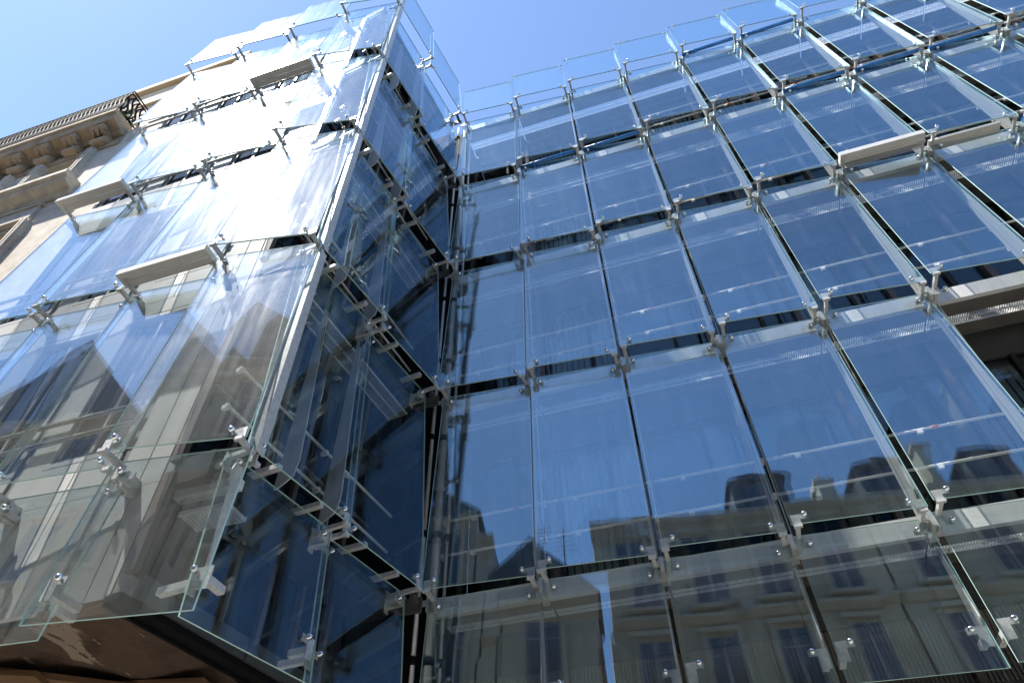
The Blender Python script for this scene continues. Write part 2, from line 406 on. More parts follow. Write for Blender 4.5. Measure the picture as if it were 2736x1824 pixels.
TRAYM = MB().box(0.02, W - 0.05, -0.06, -0.045, -0.03, 0.065).box(0.02, W - 0.05, -0.045, 0.05, -0.03, -0.018).box(0.02, W - 0.05, 0.065, 0.16, -0.03, -0.018).box(0.02, W - 0.05, 0.05, 0.065, -0.016, 0.0).box(0.02, W - 0.05, 0.145, 0.16, -0.018, 0.085)
TRAYM = TRAYM.box(0.02, 0.035, -0.045, 0.145, -0.018, 0.065).box(W - 0.065, W - 0.05, -0.045, 0.145, -0.018, 0.065).mesh('ledge_tray', 'white')

# ================================================================ RIGHT-HAND GLASS BUILDING
NC = 10
B = thing('glass_building', 'long glass facade of tilted overlapping panes on steel brackets, right of the projecting glass wing', 'building', (0, 0, 0))
F = Matrix.Identity(4)
MISSING = {(5, 4)}
rng = random.Random(3)
for j in range(NC):
    s = j * W
    for r in range(0, 5):                      # row r: pane stands on row line r
        z = ZR(r); A = F @ T(s, 0, z)
        if r == 0:
            obj('glass_panel', top_pane(W, 1.62), B, A)
        else:
            # slight individual setting out of true
            jit = Matrix.Rotation(rng.uniform(-0.006, 0.006), 4, 'X') @ Matrix.Rotation(rng.uniform(-0.007, 0.007), 4, 'Z')
            if (j, r) not in MISSING: obj('glass_panel', PANE, B, A @ jit)
        node(B, F, s, z, left=(j > 0))
        if r > 0:
            if j > 0: obj('fin', FIN, B, A); obj('joint_profile', PROF, B, A)
            obj('window_pane', IPANE, B, A); obj('window_pane', IPANE2, B, A)
            obj('mullion', MULL, B, A); obj('mullion', MULL2, B, A)
            obj('spandrel_panel', SPAN, B, A); obj('window_sill', SILL, B, A)
            for q, dz in enumerate((0.69, 1.18)):
                if r == 1 and j < 3: continue
                rl = obj('guard_rail', RAIL, B, A @ T(0, 0.50, dz))
                if rng.random() < 0.45: obj('tape_band', TAPE if rng.random() < 0.6 else TAPER, rl, A @ T(rng.uniform(0.2, 1.1), 0.50, dz))
        obj('walkway_fascia', FASC, B, A)
        obj('walkway_grating', GRAT, B, A)
        obj('walkway_sheet', WALK, B, A)
        obj('soffit_panel', SOFP, B, A)
    # hanging bottom row
    A = F @ T(s, 0, Z4)
    obj('glass_panel', bottom_pane(W), B, A)
    foot_bracket(B, F, s, left=(j > 0))
    if j > 0:
        k = 'finlow'
        if k not in PANES:
            PANES[k] = MB().prism([(0.345, -0.32), (0.22, ZB - Z4 + 0.45), (0.27, ZB - Z4 + 0.33), (0.42, ZB - Z4 + 0.30), (0.42, -0.26), (0.385, -0.26)], 'x', -0.052, -0.040).mesh('fin_low', 'fin')
        obj('fin', PANES[k], B, A)
    if 'lowwin' not in PANES:
        hb = Z4 - ZB
        cb = MB().box(0.042, W - 0.042, DI + 0.03, DI + 0.05, -hb + 0.08, -0.60)
        for q in range(30): cb.box(0.05 + q * 0.042, 0.075 + q * 0.042, DI + 0.004, DI + 0.03, -hb + 0.08, -0.60)
        PANES['lowwin'] = cb.mesh('ribbed_panel', 'ribbed')
        PANES['lowspan'] = MB().box(0.042, W - 0.042, DI - 0.02, DI + 0.05, -0.56, 0.05).box(0.042, W - 0.042, DI - 0.05, DI + 0.04, -0.60, -0.56).mesh('spandrel_low', 'spandrel')
        PANES['lowmull'] = MB().box(-0.04, 0.04, DI - 0.10, DI + 0.06, -hb - 0.02, -0.05).mesh('mullion_low', 'bronze')
    obj('ribbed_panel', PANES['lowwin'], B, A); obj('spandrel_panel', PANES['lowspan'], B, A); obj('mullion', PANES['lowmull'], B, A)
# rooms behind the inner glazing: ceilings and half-drawn vertical blinds
BLM = {}
for k in (5, 8, 11):
    b = MB()
    for i in range(k): b.box(0.10 + i * 0.098, 0.17 + i * 0.098, DI + 0.12, DI + 0.128, 0.12, H - 0.66)
    BLM[k] = b.mesh('vertical_blind', 'white')
CEIL = MB().box(0.0, W, DI + 0.08, DI + 0.29, H - 0.62, H - 0.58).mesh('ceiling_edge', 'greyclad')
for j in range(NC):
    for r in range(1, 5):
        A = F @ T(j * W, 0, ZR(r))
        obj('ceiling_edge', CEIL, B, A)
        if rng.random() < 0.30: obj('vertical_blind', BLM[rng.choice((5, 8, 11))], B, A)
# blue film-wrapped pipes in the gaps
for (j, r, tilt) in ((1, 1, 0.05), (2, 1, 0.05), (5, 1, 0.04), (6, 1, 0.04), (7, 1, 0.03), (5, 0, 0.02), (4, 0, 0.02), (7, 2, 0.03)):
    obj('wrapped_pipe', BLUE, B, F @ T(j * W, 0.20, ZR(r) - 0.02) @ Matrix.Rotation(-tilt, 4, 'Y'))
tr = obj('ledge_tray', TRAYM, B, F @ T(5 * W, 0.0, ZR(2)))
obj('ledge_tray', TRAYM, B, F @ T(6 * W, 0.17, ZR(2) - 0.02) @ Matrix.Diagonal((0.82, 0.8, 0.55, 1.0)))
gr = MB()
for i in range(46): gr.box(0.06 + i * 0.025, 0.066 + i * 0.025, 0.10, 0.108, -0.17, -0.035)
for z in (-0.17, -0.125, -0.08): gr.box(0.05, 1.20, 0.108, 0.114, z, z + 0.008)
obj('vent_grille', gr.mesh('vent_grille', 'galv'), tr, F @ T(5 * W, 0.0, ZR(2)))
# glass parapet fins with their end bolts
PFIN = MB().box(-0.012, 0.006, 0.02, 0.40, 0.05, 1.60).mesh('parapet_fin', 'fin_glass')
for j in range(1, NC):
    pf = obj('parapet_fin', PFIN, B, F @ T(j * W - 0.01, 0, ZR(0)))
    obj('bolt', BOLT, pf, F @ T(j * W - 0.10, 0.17, ZR(0) + 1.45)); obj('bolt', BOLT, pf, F @ T(j * W + 0.12, 0.06, ZR(0) + 1.45))
# dark inner corner with downpipes
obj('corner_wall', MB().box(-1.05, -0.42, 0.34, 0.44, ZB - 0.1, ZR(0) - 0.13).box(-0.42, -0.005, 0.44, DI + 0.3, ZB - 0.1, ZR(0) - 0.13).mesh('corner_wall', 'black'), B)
def downpipe(x, y, r, z0, z1):
    b = MB().cyl((x, y, z0), (x, y, z1), r, n=14)
    p = obj('downpipe', b.mesh('downpipe', 'pipe'), B)
    z = z0 + 0.9
    while z < z1:
        obj('pipe_collar', MB().cyl((x, y, z), (x, y, z + 0.09), r + 0.012, n=14).box(x - 0.10, x + 0.02, y + 0.0, y + 0.03, z + 0.02, z + 0.07).mesh('pipe_collar', 'black'), p); z += 1.56
downpipe(0.00, 0.36, 0.055, ZB - 0.1, ZR(0) + 0.2)
downpipe(-0.14, 0.27, 0.028, ZB - 0.1, ZR(0) - 0.1)
downpipe(0.11, 0.44, 0.022, ZB - 0.1, ZR(0) + 0.2)
for r in range(0, 5):
    obj('corner_plate', MB().box(-0.34, -0.02, 0.10, 0.13, -0.20, -0.02).box(-0.30, -0.24, -0.05, 0.13, -0.10, -0.04).box(-0.10, -0.05, -0.05, 0.13, -0.12, -0.04).mesh('corner_plate', 'spandrel'), B, T(0, 0, ZR(r)))
# roof slab, end walls, bottom beam, ground floor
L = NC * W
obj('roof_slab', MB().box(-6.0, L, 1.10, 14, ZR(0) - 0.30, ZR(0) - 0.12).mesh('roof_slab', 'zinc'), B)
obj('floor_core', MB().box(0.0, L, DI + 0.30, 13.9, 0.02, ZR(0) - 0.302).mesh('floor_core', 'black'), B)
obj('bottom_beam', MB().box(0.0, L, 0.46, DI + 0.06, ZB - 0.16, ZB - 0.02).mesh('bottom_beam', 'dark'), B)
sof = MB()
for j in range(NC): sof.box(j * W + 0.006, j * W + W - 0.006, 0.50, DI + 0.30, ZB - 0.19, ZB - 0.162)
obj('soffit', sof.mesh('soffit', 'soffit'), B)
obj('shop_front', MB().box(0.0, L, DI + 0.22, DI + 0.298, 0.02, ZB - 0.192).mesh('shop_front', 'win'), B)

# ================================================================ PROJECTING GLASS WING
Wg = thing('glass_wing', 'projecting glass wing with sun-bleached front and dark side face, left of the inner corner', 'building', (-0.4, -3.1, 0))
FF = T(-0.34, -3.10, 0)
p0 = Vector((-0.31, -2.91)); p1 = Vector((0.02, 0.02)); u = (p1 - p0).normalized()
FS = Matrix(((u.x, -u.y, 0, p0.x), (u.y, u.x, 0, p0.y), (0, 0, 1, 0), (0, 0, 0, 1)))
LS = (p1 - p0).length
NF = 4; HT = 2.1
DF = 0.42
ZI = 4.30                         # lower edge of the wing's inner walls
CBL, CBR, CTL, CTR = -0.12, 0.11, 0.06, 0.24
tl = 1 + (ZB - Z4) / H
WPANE = PANE.copy(); WPANE.materials[0] = M['pane_wing']
WP_low = bottom_pane(W).copy(); WP_low.materials[0] = M['pane_wing']
WP_top = top_pane(W, HT).copy(); WP_top.materials[0] = M['pane_wing']
CP = {'full': pane_mesh('glass_panel_corner', 0.028, W - 0.03, 0, H - 0.005, CBL, CBR, CTL, CTR),
      'low': pane_mesh('glass_panel_corner_low', 0.028, W - 0.03, ZB - Z4, -0.005, lerp(CBL, CTL, tl), lerp(CBR, CTR, tl), CTL, CTR),
      'top': pane_mesh('glass_panel_corner_top', 0.028, W - 0.03, 0, HT, CBL, CBR, lerp(CBL, CTL, HT / H), lerp(CBR, CTR, HT / H))}
for me in CP.values(): me.materials[0] = M['pane_wing']
def fbox(*bs, mats=('cream',), name='m'):
    b = MB()
    for q in bs: b.box(*q)
    return b.mesh(name, *mats)
# inner front wall bay (local x 0..W)
FW = {}
hh = H
FW['board_a'] = fbox((1.065, 1.335, DF, DF + 0.05, 0, hh - 0.01), name='cladding_board', mats=('cream',))
FW['board_b'] = fbox((0.975, 1.045, DF + 0.02, DF + 0.06, 0, hh - 0.01), name='cladding_board_slim', mats=('greyclad',))
FW['reveal'] = fbox((-0.02, W, DF + 0.10, DF + 0.16, 0, hh), name='wall_backing', mats=('dark',))
FW['frame'] = fbox((-0.015, 0.045, DF, DF + 0.09, 0.50, hh - 0.30), (0.90, 0.96, DF, DF + 0.09, 0.50, hh - 0.30), (0.045, 0.90, DF, DF + 0.09, hh - 0.36, hh - 0.30), (0.045, 0.90, DF, DF + 0.09, 0.50, 0.56), name='window_frame', mats=('cream',))
FW['sash'] = fbox((0.06, 0.105, DF + 0.03, DF + 0.08, 0.575, hh - 0.375), (0.84, 0.885, DF + 0.03, DF + 0.08, 0.575, hh - 0.375), (0.105, 0.84, DF + 0.03, DF + 0.08, hh - 0.42, hh - 0.375), (0.105, 0.84, DF + 0.03, DF + 0.08, 0.575, 0.62), (0.45, 0.495, DF + 0.032, DF + 0.078, 0.62, hh - 0.42), name='sash', mats=('frame',))
FW['glass'] = fbox((0.105, 0.84, DF + 0.055, DF + 0.07, 0.62, hh - 0.42), name='window_pane', mats=('win',))
FW['head'] = fbox((-0.015, 0.96, DF, DF + 0.05, hh - 0.285, hh - 0.01), name='head_panel', mats=('cream',))
FW['sillp'] = fbox((-0.015, 0.46, DF, DF + 0.05, 0.0, 0.485), (0.475, 0.96, DF, DF + 0.05, 0.0, 0.485), name='sill_panel', mats=('cream',))
FWC = {}
FWC['board_a'] = fbox((0.0, 0.235, DF, DF + 0.05, 0, hh - 0.01), name='cladding_board_wide', mats=('cream',))
FWC['board_b'] = fbox((0.255, 0.445, DF, DF + 0.05, 0, hh - 0.01), name='cladding_board_corner', mats=('greyclad',))
FWC['reveal'] = fbox((-0.0, 0.45, DF + 0.10, DF + 0.16, 0, hh), name='wall_backing_corner', mats=('dark',))
hl = Z4 - ZI - 0.006
LOWB = {'a': fbox((1.065, 1.335, DF, DF + 0.05, 0, hl), name='cladding_board_slim'), 'b': fbox((0.975, 1.045, DF + 0.02, DF + 0.06, 0, hl), name='cladding_board_slim', mats=('greyclad',)),
        'c': fbox((-0.015, 0.46, DF, DF + 0.05, 0, hl), name='cladding_board_slim'), 'd': fbox((0.475, 0.96, DF, DF + 0.05, 0, hl), name='cladding_board_slim'), 'e': fbox((-0.02, W, DF + 0.10, DF + 0.16, 0, hl), name='wall_backing', mats=('dark',))}
LOWC = {'a': fbox((0.0, 0.235, DF, DF + 0.05, 0, hl), name='cladding_board_slim'), 'b': fbox((0.255, 0.445, DF, DF + 0.05, 0, hl), name='cladding_board_slim', mats=('greyclad',)), 'e': fbox((0, 0.45, DF + 0.10, DF + 0.16, 0, hl), name='wall_backing', mats=('dark',))}
WRAIL = MB().box(0.0, W, -0.02, 0.02, -0.012, 0.012).box(0.0, W, -0.012, 0.012, -0.032, -0.012).mesh('guard_rail_wing', 'frame')
for c in range(-NF, 0):
    s = c * W
    for r in range(0, 6):
        low = r == 5
        z = ZR(r) if not low else Z4
        A = FF @ T(s, 0, z)
        if r == 0:
            obj('glass_panel', CP['top'] if c == -1 else WP_top, Wg, A)
        elif low:
            obj('glass_panel', CP['low'] if c == -1 else WP_low, Wg, A); foot_bracket(Wg, FF, s, left=(c > -NF), rs=(-0.12 if c == -1 else 0.0))
            if c == -1: foot_bracket(Wg, FF, 0.0, right=False)
        else:
            jit = Matrix.Rotation(rng.uniform(-0.006, 0.006), 4, 'X') @ Matrix.Rotation(rng.uniform(-0.006, 0.006), 4, 'Z')
            obj('glass_panel', CP['full'] if c == -1 else WPANE, Wg, A @ jit)
        if not low:
            node(Wg, FF, s, z, left=(c > -NF), rs=(-0.12 if c == -1 else 0.0))
            if c == -1: node(Wg, FF, 0.0, z, right=False, block=False)
        zb = z if r > 0 else z
        if r > 0:
            src = FWC if c == -1 else FW
            if low: src = LOWC if c == -1 else LOWB
            if low:
                Aw = FF @ T(s, 0, ZI)
            else: Aw = A
            for k, me in src.items():
                nm = me.name.split('.')[0]
                nm = {'cladding_board_slim': 'cladding_board', 'cladding_board_corner': 'cladding_board', 'cladding_board_wide': 'cladding_board', 'wall_backing_corner': 'wall_backing', 'corner_pane': 'window_pane'}.get(nm, nm)
                if k in ('sash', 'glass') and src is FW and not low:
                    continue
                obj(nm, me, Wg, Aw)
            if src is FW and not low:
                fr = [o for o in Wg.children if o.name.startswith('window_frame')][-1]
                sa = obj('sash', FW['sash'], fr, Aw); gl = obj('window_pane', FW['glass'], fr, Aw)
            if not low and c < -1:
                for dz in (0.84, 1.10):
                    obj('guard_rail', WRAIL, Wg, A @ T(-0.38, DF - 0.05, dz))
for (c, r) in ((-2, 3), (-4, 2), (-2, 1)):
    if c < -NF: c = -NF
    obj('ledge_tray', TRAYM, Wg, FF @ T(c * W, -0.05, ZR(r)))
# corner post, its struts and gratings
for r in range(0, 5):
    z = ZR(r)
    hp = H - 0.10 if r else HT + 0.3
    obj('corner_post', MB().box(-0.475, -0.36, -2.82, -2.805, z - 0.02, z + hp).box(-0.375, -0.36, -2.805, -2.70, z - 0.02, z + hp).box(-0.465, -0.45, -2.840, -2.82, z - 0.02, z + hp).mesh('corner_post', 'galv'), Wg, I4)
    obj('corner_strut', MB().box(-1.15, -0.53, -2.74, -2.64, z - 0.30, z - 0.20).mesh('corner_strut', 'alu'), Wg, I4)
    gm = MB()
    for i in range(12): gm.box(-1.05 + i * 0.043, -1.043 + i * 0.043, -2.70, -2.45, z - 0.47, z - 0.435)
    gm.box(-1.06, -0.56, -2.705, -2.695, z - 0.475, z - 0.43).box(-1.06, -0.56, -2.455, -2.445, z - 0.475, z - 0.43)
    obj('corner_grating', gm.mesh('corner_grating', 'galv'), Wg, I4)
    obj('corner_foot', MB().prism([(-2.86, -0.16), (-2.88, -0.24), (-2.84, -0.46), (-2.80, -1.15), (-2.76, -1.15), (-2.74, -0.16)], 'x', -0.50, -0.484).mesh('corner_foot', 'galv'), Wg, T(0, 0, z))
# dark side face
SW = LS / 2
DS = 0.90
SP = {'full': pane_mesh('glass_panel_side', 0.018, SW - 0.026, 0, H - 0.005, DBR, DBL, DTR, DTL),
      'low': pane_mesh('glass_panel_side_low', 0.018, SW - 0.026, ZB - Z4, -0.005, lerp(DBR, DTR, tl), lerp(DBL, DTL, tl), DTR, DTL),
      'top': pane_mesh('glass_panel_side_top', 0.018, SW - 0.026, 0, HT, DBR, DBL, lerp(DBR, DTR, HT / H), lerp(DBL, DTL, HT / H))}
for me in SP.values(): me.materials[0] = M['pane_side']
SBEAM = MB().box(0.0, SW, 0.45, 0.89, -0.22, 0.06).mesh('side_beam', 'dark')
SG = [MB().box(0.03 + i * SW / 3, (i + 1) * SW / 3 - 0.03, DS, DS + 0.02, 0.08, H - 0.24).mesh('side_window_pane', 'inner_side') for i in range(3)]
SM = MB().box(-0.03, 0.03, DS - 0.07, DS + 0.05, 0.06, H - 0.22).mesh('side_mullion', 'bronze')
STR = MB().box(0.03, SW - 0.03, DS - 0.04, DS - 0.001, -0.02, 0.02).mesh('transom', 'bronze')
SRAIL = rail_mesh(SW)
SSTR = MB().box(-0.03, 0.03, 0.14, 0.84, 0.065, 0.12).mesh('side_strut', 'galv')
sg_ = MB()
for i in range(int(SW / 0.035)): sg_.box(0.02 + i * 0.035, 0.028 + i * 0.035, 0.50, 0.80, H - 0.30, H - 0.28)
for y in (0.50, 0.65, 0.80): sg_.box(0.015, SW - 0.015, y - 0.006, y + 0.006, H - 0.304, H - 0.276)
SGR = sg_.mesh('side_grating', 'alu')
SFIN = MB().prism([(0.33, H - 0.4), (0.17, 0.4), (0.2, 0.2), (0.36, 0.1), (0.40, 0.1), (0.40, H - 0.3)], 'x', -0.05, -0.036).mesh('side_fin', 'fin')
for c in range(2):
    s = c * SW
    for r in range(0, 6):
        low = r == 5
        z = ZR(r) if not low else Z4
        A = FS @ T(s, 0, z)
        if r == 0: obj('glass_panel', SP['top'], Wg, A)
        elif low:
            obj('glass_panel', SP['low'], Wg, A)
            foot_bracket(Wg, FS, s, left=(c > 0), rs=0.11, ls=-0.11)
        else: obj('glass_panel', SP['full'], Wg, A)
        if not low:
            node(Wg, FS, s, z, left=(c > 0), block=(c > 0), rs=0.11, ls=-0.11)
            if c == 1: node(Wg, FS, LS - 0.02, z, right=False, ls=-0.11)
            obj('side_beam', SBEAM, Wg, A)
        if r > 0:
            Aw = A if not low else FS @ T(s, 0, ZI + 0.1) @ Matrix.Scale((Z4 - ZI - 0.1) / H, 4, (0, 0, 1))
            for i in range(3):
                obj('window_pane', SG[i], Wg, Aw)
                obj('mullion', SM, Wg, Aw @ T(i * SW / 3, 0, 0))
            if not low:
                (obj('fin', SFIN, Wg, A @ T(0.02, 0, 0)) if c else None); (obj('fin', SFIN, Wg, A @ T(SW * 0.55, 0.03, 0)) if c == 0 else None)
                if c: obj('joint_profile', PROF, Wg, A @ T(0.05, 0.03, 0))
                obj('transom', STR, Wg, A @ T(0, 0, 1.05)); obj('guard_rail', SRAIL, Wg, A @ T(0, 0.55, 0.62)); obj('guard_rail', SRAIL, Wg, A @ T(0, 0.55, 1.12))
                obj('side_strut', SSTR, Wg, A @ T(SW * 0.33, 0, 0)); obj('side_strut', SSTR, Wg, A @ T(SW * 0.78, 0, 0))
                obj('side_grating', SGR, Wg, A)
# tops, core, lower edge and peeling soffit
obj('side_plinth', MB().box(0.12, LS * 0.48, DS - 0.03, DS + 0.05, ZI - 0.03, ZI + 0.16).box(LS * 0.48 + 0.02, LS, DS - 0.03, DS + 0.05, ZI - 0.03, ZI + 0.16).mesh('side_plinth', 'spandrel'), Wg, FS)
obj('edge_profile', MB().box(0.0, LS, DS + 0.0, DS + 0.13, ZI - 0.09, ZI - 0.034).box(0.0, LS, DS + 0.13, DS + 0.16, ZI - 0.12, ZI - 0.04).mesh('edge_profile', 'black'), Wg, FS)
core = MB().prism([(-5.85, -2.50), (-1.32, -2.50), (-1.02, 0.33), (-1.02, 1.5), (-5.85, 1.5)], 'z', ZI + 0.02, ZR(0) - 0.05)
obj('wing_core', core.mesh('wing_core', 'black'), Wg, Matrix.Identity(4))
obj('wing_roof', MB().prism([(-5.85, -2.66), (-1.2, -2.66), (-0.9, 0.3), (-0.9, 1.5), (-5.85, 1.5)], 'z', ZR(0) - 0.046, ZR(0) + 0.02).mesh('wing_roof', 'zinc'), Wg, Matrix.Identity(4))
# soffit: bumpy sheet
def sheet(x0, x1, y0, y1, z, nx, ny, amp, seed):
    rg = random.Random(seed); b = MB(); from mathutils import noise
    for i in range(nx + 1):
        for k in range(ny + 1):
            x = lerp(x0, x1, i / nx); y = lerp(y0, y1, k / ny)
            b.v.append((x, y, z + amp * noise.fractal(Vector((x * 1.3, y * 1.3, seed)), 1.0, 2.0, 5)))
    for i in range(nx):
        for k in range(ny):
            a = i * (ny + 1) + k; b.f.append((a, a + 1, a + ny + 2, a + ny + 1)); b.m.append(0); b.sm.append(True)
    return b
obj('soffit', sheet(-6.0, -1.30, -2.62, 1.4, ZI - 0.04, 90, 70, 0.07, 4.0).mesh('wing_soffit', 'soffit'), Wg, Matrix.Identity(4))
obj('timber_lath', MB().box(-2.1, -1.3, -2.70, -2.58, ZI - 0.05, ZI - 0.004).mesh('timber_lath', 'timber'), Wg, Matrix.Identity(4))
for i, (x, y, a) in enumerate(((-2.75, -1.75, 0.55), (-2.15, -1.35, 0.12), (-3.4, -2.1, 0.3))):
    obj('ceiling_board', MB().box(-0.75, 0.75, -0.16, 0.16, -0.05, 0.0).mesh('ceiling_board', 'timber'), Wg, T(x, y, ZI - 0.10) @ Matrix.Rotation(a, 4, 'Z') @ Matrix.Rotation(0.05, 4, 'Y'))
obj('ground_floor_wall', MB().box(-5.8, -1.7, -0.9, 1.45, 0.02, ZI - 0.16).mesh('ground_floor_wall', 'stone_dirty'), Wg, Matrix.Identity(4))

# ================================================================ STONE BUILDING ON THE LEFT
S = thing('stone_building', 'ornate beige limestone building with iron balcony, carved consoles and cornices, far left', 'building', (-12, -2.3, 0))
I4 = Matrix.Identity(4)
YW = -2.3
XR = -5.95
def sobj(name, mb, *mats, parent=None): return obj(name, mb.mesh(name, *mats), parent or S, I4)
wins = []
wx = [-9.55 - 2.35 * i for i in range(4)]          # left edges of windows, 1.15 wide
storeys = [(12.3 - 3.55 * i) for i in range(4)]
# wall built as piers and bands round the openings
wall = MB()
zt = 17.35
levels = [(14.95, 16.55), (11.0, 13.5), (7.3, 9.9), (3.7, 6.2)]
edges = [XR] + sum([[x + 1.15, x] for x in wx], []) + [-19.5]
for i in range(0, len(edges), 2):
    wall.box(edges[i + 1], edges[i], YW, YW + 0.5, 0.02, zt)
for x in wx:
    zprev = 0.02
    for z0, z1 in sorted(levels): wall.box(x, x + 1.15, YW + 0.003, YW + 0.497, zprev, z0); zprev = z1
    wall.box(x, x + 1.15, YW + 0.003, YW + 0.497, zprev, zt)
sobj('wall', wall, 'stone')
for x in wx:
    for z0, z1 in levels:
        w = sobj('window', MB().box(x, x + 0.07, YW + 0.28, YW + 0.34, z0, z1).box(x + 1.08, x + 1.15, YW + 0.28, YW + 0.34, z0, z1).box(x + 0.07, x + 1.08, YW + 0.28, YW + 0.34, z1 - 0.08, z1).box(x + 0.545, x + 0.605, YW + 0.28, YW + 0.34, z0, z1 - 0.08), 'frame')
        obj('window_pane', MB().box(x + 0.07, x + 1.08, YW + 0.30, YW + 0.32, z0, z1 - 0.08).mesh('stone_window_pane', 'win'), w, I4)
        for k in (-1, 1):
            xa = x - 0.26 if k < 0 else x + 1.15 + 0.02
            sobj('architrave', MB().box(xa, xa + 0.24, YW - 0.10, YW + 0.0, z0, z1 + 0.05).box(xa + 0.05, xa + 0.10, YW - 0.14, YW - 0.10, z0, z1 + 0.05).box(xa + 0.15, xa + 0.20, YW - 0.14, YW - 0.10, z0, z1 + 0.05), 'stone')
def cornice(name, x0, x1, z, prof, m='stone'):
    # prof: list of (out, dz) stacked mouldings
    b = MB(); poly = [(YW + 0.02, z)] + [(YW - o, z + dz) for o, dz in prof] + [(YW + 0.02, z + prof[-1][1])]
    b.prism(poly, 'x', x0, x1); return sobj(name, b, m)
XC = -7.9
cornice('string_course', -19.5, XC + 0.2, 14.35, [(0.04, 0), (0.10, 0.06), (0.10, 0.16), (0.30, 0.24), (0.30, 0.34), (0.38, 0.40), (0.38, 0.52)])
cornice('string_course', -19.5, XC + 0.2, 10.4, [(0.04, 0), (0.08, 0.06), (0.22, 0.2), (0.22, 0.3), (0.28, 0.4)])
for x in wx:
    sobj('frieze_panel', MB().box(x - 0.1, x + 1.25, YW - 0.06, YW, 13.75, 14.2).box(x - 0.16, x + 1.31, YW - 0.10, YW, 14.2, 14.26).box(x - 0.16, x + 1.31, YW - 0.10, YW, 13.66, 13.75), 'stone')
# balcony slab with carved consoles
bal = thing  # (keeps the balcony as a part of the building)
cornice('balcony_slab', -19.5, XC + 0.25, 17.05, [(0.10, 0), (0.16, 0.06), (0.42, 0.14), (0.46, 0.22), (0.46, 0.32), (0.52, 0.36), (0.52, 0.48)], 'stone_dirty')
cornice('frieze_band', -19.5, XC + 0.3, 16.62, [(0.03, 0), (0.06, 0.04), (0.06, 0.14), (0.02, 0.18), (0.02, 0.43)], 'stone_dirty')
cm = MB()
prof = [(0.0, 0.0), (-0.10, 0.02), (-0.17, 0.12), (-0.14, 0.22), (-0.26, 0.26), (-0.36, 0.34), (-0.36, 0.44), (0, 0.44)]
cm.prism([(y, z) for y, z in prof], 'x', -0.13, 0.13)
cm.cyl((-0.15, -0.12, 0.10), (0.15, -0.12, 0.10), 0.085, n=12).cyl((-0.15, -0.29, 0.36), (0.15, -0.29, 0.36), 0.07, n=12)
cm.prism([(y - 0.015, z) for y, z in prof[2:6]] + [(-0.15, 0.3)], 'x', -0.05, 0.05)
CONS = cm.mesh('console', 'stone_dirty')
for i in range(14): obj('console', CONS, S, T(XC - 0.2 - i * 0.80, YW, 16.70) @ Matrix.Diagonal((1.35, 1.12, 1.0, 1.0)))
# iron railing: frame plus lattice, front and return
rm = MB(); yb = YW - 0.47; zb = 17.54; hr = 1.08
x1 = XC + 0.20
for z in (zb, zb + 0.12, zb + hr - 0.12, zb + hr): rm.box(-19.5, x1, yb - 0.014, yb + 0.014, z, z + 0.028); rm.box(x1 - 0.014, x1 + 0.014, yb, YW + 0.1, z + 0.001, z + 0.029)
def scroll(ax, a, b, zz0, zz1, other):
    # S-shaped bars between two rails
    pts = []
    for t in range(9):
        q = t / 8; pts.append((lerp(a, b, q) + 0.05 * math.sin(q * 2 * math.pi), lerp(zz0, zz1, q)))
    for (p, z), (p2, z2) in zip(pts, pts[1:]):
        if ax == 'x': rm.cyl((p, other, z), (p2, other, z2), 0.024, n=5, cap=False)
        else: rm.cyl((other, p, z), (other, p2, z2), 0.024, n=5, cap=False)
n = 90
for i in range(n):
    a = x1 - i * 0.125
    scroll('x', a, a - 0.125, zb + 0.14, zb + hr - 0.12, yb); scroll('x', a - 0.125, a, zb + 0.14, zb + hr - 0.12, yb)
    rm.cyl((a, yb, zb + 0.02), (a, yb, zb + 0.12), 0.009, n=5, cap=False); rm.cyl((a, yb, zb + hr - 0.12), (a, yb, zb + hr), 0.009, n=5, cap=False)
for i in range(4):
    a = yb + i * 0.14
    scroll('y', a, a + 0.14, zb + 0.14, zb + hr - 0.12, x1); scroll('y', a + 0.14, a, zb + 0.14, zb + hr - 0.12, x1)
sobj('balcony_railing', rm, 'iron')
lf = MB(); rg = random.Random(11)
for i in range(160):
    c = Vector((x1 - 0.06 + rg.gauss(0, 0.05), yb + rg.uniform(0.05, 0.5), zb + abs(rg.gauss(0.12, 0.2)))); a = Vector((rg.gauss(0, 1), rg.gauss(0, 1), rg.gauss(0, 1))).normalized(); e = a.orthogonal().normalized(); k = len(lf.v)
    lf.v += [tuple(c - a * 0.05), tuple(c + e * 0.028), tuple(c + a * 0.05), tuple(c - e * 0.028)]; lf.f.append((k, k + 1, k + 2, k + 3)); lf.m.append(0); lf.sm.append(False)
plant = thing('climbing_plant', 'small green leafy plant behind the end of the iron balcony railing', 'plant', (x1 - 0.06, yb + 0.25, zb))
fo = obj('foliage', lf.mesh('foliage', 'leaf'), plant, I4); fo['kind'] = 'stuff'
obj('stem', MB().cyl((x1 - 0.06, yb + 0.28, zb), (x1 - 0.04, yb + 0.22, zb + 0.4), 0.015, 0.006, n=6).mesh('stem', 'timber'), plant, I4)
sobj('attic_wall', MB().box(-10.6, XR, -1.85, 3.0, zt - 0.2, 21.9).box(-10.6, XR, -1.93, -1.85, 20.6, 20.75).box(-10.7, XR, -1.98, 3.1, 21.9, 22.15), 'render_opp')
sobj('roof', MB().box(-19.5, -10.6, 0.6, 3.0, zt + 0.01, 19.0), 'zinc')
sobj('body', MB().box(-19.5, XR, YW + 0.55, 3.0, 0.02, zt - 0.01), 'black')

